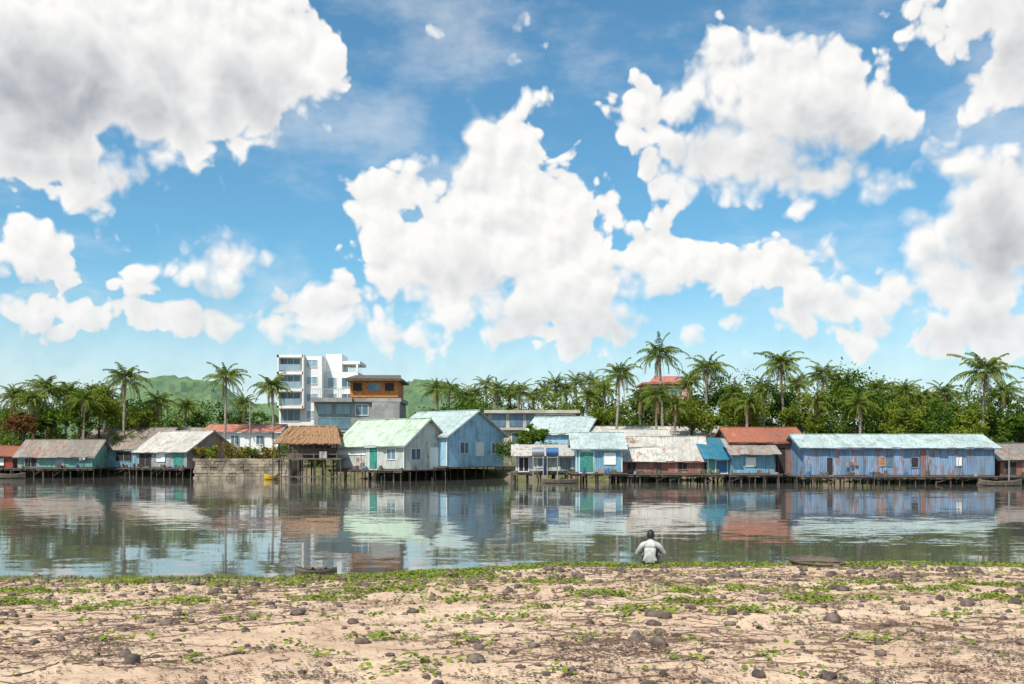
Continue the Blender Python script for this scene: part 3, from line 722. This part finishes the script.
def coracle(x,y,z):
    e=empty('basket_boat',(x,y,z)); e.rotation_euler=(.05,.03,0); mb=MB(); n=28; vs=[];fs=[]
    R=.60; prof=[(0,0.0),(.35,.01),(.75,.06),(.93,.12),(1,.18),(.95,.18),(.88,.13),(.7,.08),(.3,.045),(0,.04)]
    for r,h in prof:
        for j in range(n): th=2*math.pi*j/n; vs.append((R*r*math.cos(th),R*r*math.sin(th),h))
    for i in range(len(prof)-1):
        for j in range(n): fs.append((i*n+j,i*n+(j+1)%n,(i+1)*n+(j+1)%n,(i+1)*n+j))
    mb.poly(vs,fs,'basket'); mb.obj('woven_hull',e,smooth=True); mb=MB()
    for k in range(n):
        a0,a1=2*math.pi*k/n,2*math.pi*(k+1)/n
        mb.cyl((R*math.cos(a0),R*math.sin(a0),.185),(R*math.cos(a1),R*math.sin(a1),.185),.02,None,6,'wood')
    mb.cyl((-R*.95,0,.16),(R*.95,0,.16),.022,None,6,'stilt'); mb.obj('rim_and_thwart',e)
xx=WX(816,22.3); coracle(xx,22.3,gz(xx,22.3)-.06)

# ---------------------------------------------------------------- person
def person(px,Y,z0):
    e=empty('sitting_person',(WX(px,Y),Y,z0),math.radians(-12)); e.scale=(.97,.97,.97)
    J={};edges=[];rad={}
    def j(n,p,r,par=None): J[n]=p; rad[n]=r; edges.append((par,n)) if par else None
    j('pel',(0,0,.11),(.155,.12)); j('sp',(0,.02,.27),(.14,.10),'pel'); j('ch',(0,.08,.42),(.16,.115),'sp'); j('up',(0,.13,.52),(.10,.085),'ch'); j('nk',(0,.17,.595),(.052,.055),'up'); j('hd',(0,.19,.65),(.05,.055),'nk')
    for s,nm in((-1,'l'),(1,'r')):
        j('sh'+nm,(.18*s,.12,.50),(.07,.07),'up'); j('el'+nm,(.33*s,.24,.27),(.05,.05),'sh'+nm); j('fa'+nm,(.25*s,.36,.31),(.038,.038),'el'+nm); j('wr'+nm,(.13*s,.46,.37),(.026,.022),'fa'+nm); j('pm'+nm,(.08*s,.50,.375),(.036,.018),'wr'+nm)
        j('hp'+nm,(.10*s,.06,.10),(.1,.095),'pel'); j('kn'+nm,(.17*s,.42,.40),(.06,.06),'hp'+nm); j('ca'+nm,(.15*s,.46,.24),(.05,.05),'kn'+nm); j('an'+nm,(.12*s,.52,.05),(.034,.034),'ca'+nm); j('to'+nm,(.13*s,.68,.0),(.035,.022),'an'+nm)
    names=list(J); me=bpy.data.meshes.new('b'); me.from_pydata([J[n] for n in names],[(names.index(a),names.index(b_)) for a,b_ in edges],[])
    o=bpy.data.objects.new('b',me); S.collection.objects.link(o)
    md=o.modifiers.new('s','SKIN'); md.use_smooth_shade=True
    sub=o.modifiers.new('u','SUBSURF'); sub.levels=2; sub.render_levels=2
    for i,n in enumerate(names): me.skin_vertices[0].data[i].radius=rad[n]; me.skin_vertices[0].data[i].use_root=(n=='pel')
    dg=bpy.context.evaluated_depsgraph_get(); bm_=bpy.data.meshes.new_from_object(o.evaluated_get(dg)); bpy.data.objects.remove(o)
    bm_.materials.clear()
    for k in('shirt','shorts','skin'): bm_.materials.append(M[k])
    def cls(a,b_):
        if b_[:2] in('fa','wr','pm','ca','an','to') or b_ in('nk','hd'): return 2
        if b_[:2] in('hp','kn'): return 1
        return 0
    segs=[(Vector(J[a]),Vector(J[b_]),cls(a,b_)) for a,b_ in edges]
    for p in bm_.polygons:
        best=9;c=0
        for a,b_,k in segs:
            d=b_-a; t_=max(0,min(1,(p.center-a).dot(d)/d.length_squared)); q=(p.center-(a+d*t_)).length-(.05 if k==0 else 0)
            if q<best: best=q;c=k
        if p.center.z<.1 and p.center.y<.2: c=1
        p.material_index=c; p.use_smooth=True
    b_=bpy.data.objects.new('body',bm_); S.collection.objects.link(b_); b_.parent=e
    mb=MB(); c=Vector((0,.215,.715)); n,k=20,14; vs=[];fs=[]
    for i in range(k+1):
        ph=math.pi*i/k
        for jj in range(n):
            th=2*math.pi*jj/n; d=Vector((math.sin(ph)*math.cos(th),math.sin(ph)*math.sin(th),math.cos(ph)))
            x,y,z=d.x*.075,d.y*.095,d.z*.115
            if z<0: x*=1-.35*(-z/.115); y=y*(1-.2*(-z/.115))+.012*(-z/.115)
            if d.y>.93 and -.35<d.z<.1: y+=.02*(1-abs(d.x)*3)
            if d.y>.8 and .1<d.z<.3 and abs(d.x)>.2: y-=.006
            vs.append(tuple(c+Vector((x,y-.01*z/.1,z))))
    for i in range(k):
        for jj in range(n): fs.append((i*n+jj,(i+1)*n+jj,(i+1)*n+(jj+1)%n,i*n+(jj+1)%n))
    mb.poly(vs,fs,'skin')
    for s in(-1,1):
        mb.ball((c.x+.076*s,c.y,c.z-.005),.012,.022,.032,'skin',8,6)
        mb.ball((c.x+.03*s,c.y+.083,c.z+.01),.012,.008,.007,'white',8,5)
        mb.ball((c.x+.03*s,c.y+.09,c.z+.01),.005,.003,.005,'hair',6,4)
    mb.ball((c.x,c.y+.082,c.z-.055),.022,.008,.007,'red',8,5)
    mb.obj('head',e,smooth=True); mb=MB(); vs=[];fs=[]
    for i in range(11):
        ph=math.pi*.72*i/10
        for jj in range(24):
            th=2*math.pi*jj/24; d=Vector((math.sin(ph)*math.cos(th),math.sin(ph)*math.sin(th),math.cos(ph)))
            lim=.2 if d.y>.35 else -1
            zz=max(d.z,lim); q=1+.05*random.random()
            vs.append(tuple(c+Vector((d.x*.083*q,d.y*.102*q-.006,zz*.123*q))))
    for i in range(10):
        for jj in range(24): fs.append((i*24+jj,(i+1)*24+jj,(i+1)*24+(jj+1)%24,i*24+(jj+1)%24))
    mb.poly(vs,fs,'hair'); mb.obj('hair',e,smooth=True)
    mb=MB()
    for s in(-1,1):
        p=Vector((.08*s,.50,.375))
        for q in range(4):
            a=p+Vector((-.02*s,.005-.004*q,.022-.016*q)); l=[.075,.085,.08,.062][q]
            b1=a+Vector((-l*.45*s,.012,-.004)); c1=b1+Vector((-l*.3*s,-.008,-.012)); d1=c1+Vector((-l*.2*s,-.014,-.006))
            mb.cyl(a,b1,.009,.0085,7,'skin'); mb.cyl(b1,c1,.0085,.008,7,'skin'); mb.cyl(c1,d1,.008,.006,7,'skin')
        a=p+Vector((.02*s,-.015,.02)); b1=a+Vector((-.025*s,-.02,.025)); c1=b1+Vector((-.025*s,0,.008)); mb.cyl(a,b1,.011,.01,7,'skin'); mb.cyl(b1,c1,.01,.007,7,'skin')
    mb.obj('fingers',e,smooth=True)
    mb=MB()
    for k2 in range(16):
        a0,a1=2*math.pi*k2/16,2*math.pi*(k2+1)/16
        f=lambda a:(.062*math.cos(a),.165+.062*math.sin(a),.575+.012*math.sin(a))
        mb.cyl(f(a0),f(a1),.012,None,6,'shirt')
    mb.obj('collar',e,smooth=True)
person(650,22.1,gz(WX(650,22.1),22.1)-.01)
mb=MB(); rockmesh(mb,WX(670,22.0),22.0,.07); mb.obj('beach_rock',smooth=True)

# ---------------------------------------------------------------- sky
SUN_EL=math.radians(52); SUN_AZ=math.radians(212)
sd=Vector((math.sin(SUN_AZ)*math.cos(SUN_EL),math.cos(SUN_AZ)*math.cos(SUN_EL),math.sin(SUN_EL)))
L=bpy.data.lights.new('sun','SUN'); L.energy=5.0; L.angle=math.radians(.53); L.color=(1,.94,.83)
lo=bpy.data.objects.new('sun',L); lo.rotation_euler=(-sd).to_track_quat('-Z','Y').to_euler(); lo.location=(0,0,50); S.collection.objects.link(lo)
W=bpy.data.worlds.new('World'); S.world=W; W.use_nodes=True; W.node_tree.nodes.clear()
try: W.cycles.sampling_method='NONE'
except Exception as ex: print(ex)
def px2sph(px,py):
    x=(px-512)/F; z=(HZ-py)/F; return math.atan2(x,1),math.atan2(z,math.hypot(x,1))
B=[(60,50,190,112),(215,60,125,92),(295,70,60,70),(40,150,125,52),(160,128,105,45),(55,190,80,26),
(35,257,72,36),(150,272,42,28),(218,262,54,38),(50,308,60,18),(145,320,95,26),(240,328,95,26),(335,312,66,40),(395,340,60,22),
(508,148,42,56),(470,195,66,48),(392,196,54,38),(440,245,86,58),(530,230,86,72),(600,203,28,24),(570,290,95,56),(450,300,95,46),(530,332,165,26),
(482,34,40,15),
(650,112,50,36),(725,72,56,48),(795,105,105,72),(870,112,48,50),(740,150,105,50),(815,180,80,30),
(665,252,46,42),(735,265,74,36),(700,290,80,24),(805,268,62,34),(860,306,72,34),
(955,160,50,22),(995,20,85,50),(1010,80,55,50),(1010,215,75,80),(935,230,48,40),(960,285,95,52),(985,330,100,34),(870,340,90,24),
(680,335,90,16)]
SH=[(50,95,180,74),(250,95,64,48),(60,170,110,34),(30,284,80,14),(215,304,100,14),(150,342,110,12),(455,280,50,22),(570,322,100,30),(810,145,90,46),(700,150,60,26),(720,306,100,12),(1005,50,60,50),(1005,240,54,60),(970,325,90,28)]  # blobs where grey cloud shade is painted into the sky colour
def fieldgroup(name,lst,sm=None):
    gt=bpy.data.node_groups.new(name,'ShaderNodeTree')
    gt.interface.new_socket('P',in_out='INPUT',socket_type='NodeSocketVector'); gt.interface.new_socket('D',in_out='OUTPUT',socket_type='NodeSocketFloat')
    G=NT(gt); gi=G.new('NodeGroupInput'); acc=None
    for px,py,rx,ry in lst:
        cx,cy=px2sph(px,py); q=1/(1+((px-512)/F)**2+((HZ-py)/F)**2)**.5; rx,ry=rx/F*q,ry/F*q
        v=G.vm('MULTIPLY_ADD',gi.outputs[0],(1/rx,1/ry,0),(-cx/rx,-cy/ry,0))
        s=G.math('MULTIPLY_ADD',G.vm('LENGTH',v),-min(rx,ry),min(rx,ry))
        acc=s if acc is None else G.math('MAXIMUM',acc,s)
    go=G.new('NodeGroupOutput'); gt.links.new(acc,go.inputs[0]); return gt
gt=fieldgroup('cloud_field',B); gs=fieldgroup('painted_cloud_shade',SH)
gn=bpy.data.node_groups.new('cloud_puffs','ShaderNodeTree')
gn.interface.new_socket('P',in_out='INPUT',socket_type='NodeSocketVector'); gn.interface.new_socket('N',in_out='OUTPUT',socket_type='NodeSocketFloat'); gn.interface.new_socket('V',in_out='OUTPUT',socket_type='NodeSocketFloat')
G=NT(gn); gi=G.new('NodeGroupInput')
wv=G.vm('ADD',gi.outputs[0],G.vm('SCALE',G.vm('SUBTRACT',G.noise(gi.outputs[0],22,1,0.5,color=True,dim='2D'),(.5,.5,.5)),scale=.022))
vo=G.new('ShaderNodeTexVoronoi',feature='SMOOTH_F1',voronoi_dimensions='2D'); G.put(vo.inputs['Vector'],wv); vo.inputs['Scale'].default_value=27; vo.inputs['Detail'].default_value=2; vo.inputs['Roughness'].default_value=.5; vo.inputs['Smoothness'].default_value=.35
n_=G.noise(gi.outputs[0],17,6,.55,dim='2D')
vt=G.math('MULTIPLY',G.math('SUBTRACT',.45,vo.outputs['Distance']),.034)
r=G.math('ADD',vt,G.math('MULTIPLY',G.math('SUBTRACT',n_,.5),.046))
go=G.new('NodeGroupOutput'); gn.links.new(r,go.inputs[0]); gn.links.new(vt,go.inputs[1])
T=NT(W.node_tree)
d=T.new('ShaderNodeTexCoord').outputs['Generated']; sp=T.new('ShaderNodeSeparateXYZ'); T.l.new(d,sp.inputs[0])
az=T.math('ARCTAN2',sp.outputs[0],sp.outputs[1]); el=T.math('ARCSINE',sp.outputs[2])
cb=T.new('ShaderNodeCombineXYZ'); T.l.new(az,cb.inputs[0]); T.l.new(el,cb.inputs[1]); P=cb.outputs[0]
def grp(g_,v,k=0):
    n=T.new('ShaderNodeGroup'); n.node_tree=g_; T.put(n.inputs[0],v); return n.outputs[k]
PW=T.vm('ADD',P,T.vm('MULTIPLY',T.vm('SUBTRACT',T.noise(P,9,2,.5,color=True,dim='2D'),(.5,.5,.5)),(.035,.025,0)))
out=T.math('MAXIMUM',T.step(T.math('ABSOLUTE',az),.55,.75),T.step(el,.48,.6))
gen=T.math('MULTIPLY_ADD',T.noise(d,3.2,3,.5),.5,-.27)
gen=T.math('ADD',gen,T.math('MULTIPLY_ADD',out,.5,-.5))
f0=T.math('ADD',T.math('MAXIMUM',grp(gt,PW),gen),.005)
N0=grp(gn,P); D0=T.math('ADD',f0,N0)
fs_=T.math('MAXIMUM',grp(gs,PW),T.math('SUBTRACT',gen,.02))
N1=grp(gn,T.vm('ADD',P,(-.006,.010,0)))
wid=T.step(T.noise(P,6,2,dim='2D'),.38,.68,.004,.026)
alpha=T.step(D0,-.004,wid)
veil=T.math('MULTIPLY',T.step(T.noise(T.vm('MULTIPLY',P,(1,2.2,1)),5,5,.6,dim='2D'),.42,.75),.38)
lowhaze=T.step(el,-.02,.2,.85,0)
shade=T.step(T.math('ADD',fs_,T.math('MULTIPLY',N0,1.1)),-.022,.058)
rel=T.math('MULTIPLY',T.math('SUBTRACT',N1,N0),16)  # sample offset sunward imitates light on the puffs, as colour
shade=T.math('ADD',T.math('MULTIPLY',shade,.74),T.math('MULTIPLY_ADD',rel,.6,.10),clamp=True)
ccol=T.mix(shade,(1.0,.99,.97,1),(.37,.40,.455,1))
ccol=T.mix(T.step(el,0,.2,.42,0),ccol,(.72,.81,.87,1))
sky=T.new('ShaderNodeTexSky',sky_type='NISHITA',sun_disc=False,sun_elevation=SUN_EL,sun_rotation=SUN_AZ,air_density=1.0,dust_density=.6,ozone_density=1.5)
skc=T.mix(1.0,sky.outputs[0],(.66,1.12,1.2,1),'MULTIPLY')
bs=T.new('ShaderNodeBackground'); T.put(bs.inputs[0],skc); bs.inputs[1].default_value=.12
bc=T.new('ShaderNodeBackground'); T.put(bc.inputs[0],ccol); bc.inputs[1].default_value=1.0
af=T.math('MAXIMUM',alpha,T.math('MAXIMUM',veil,lowhaze))
mx=T.new('ShaderNodeMixShader'); T.put(mx.inputs[0],af); T.l.new(bs.outputs[0],mx.inputs[1]); T.l.new(bc.outputs[0],mx.inputs[2])
wo=T.new('ShaderNodeOutputWorld'); T.l.new(mx.outputs[0],wo.inputs[0])

# ---------------------------------------------------------------- camera
cam=bpy.data.cameras.new('camera'); cam.sensor_width=36; cam.lens=36*F/1024; cam.shift_y=(HZ-342)/1024; cam.clip_end=9000; cam.clip_start=.1
co=bpy.data.objects.new('camera',cam); co.location=(0,0,CH); co.rotation_euler=(math.pi/2,0,0); S.collection.objects.link(co); S.camera=co
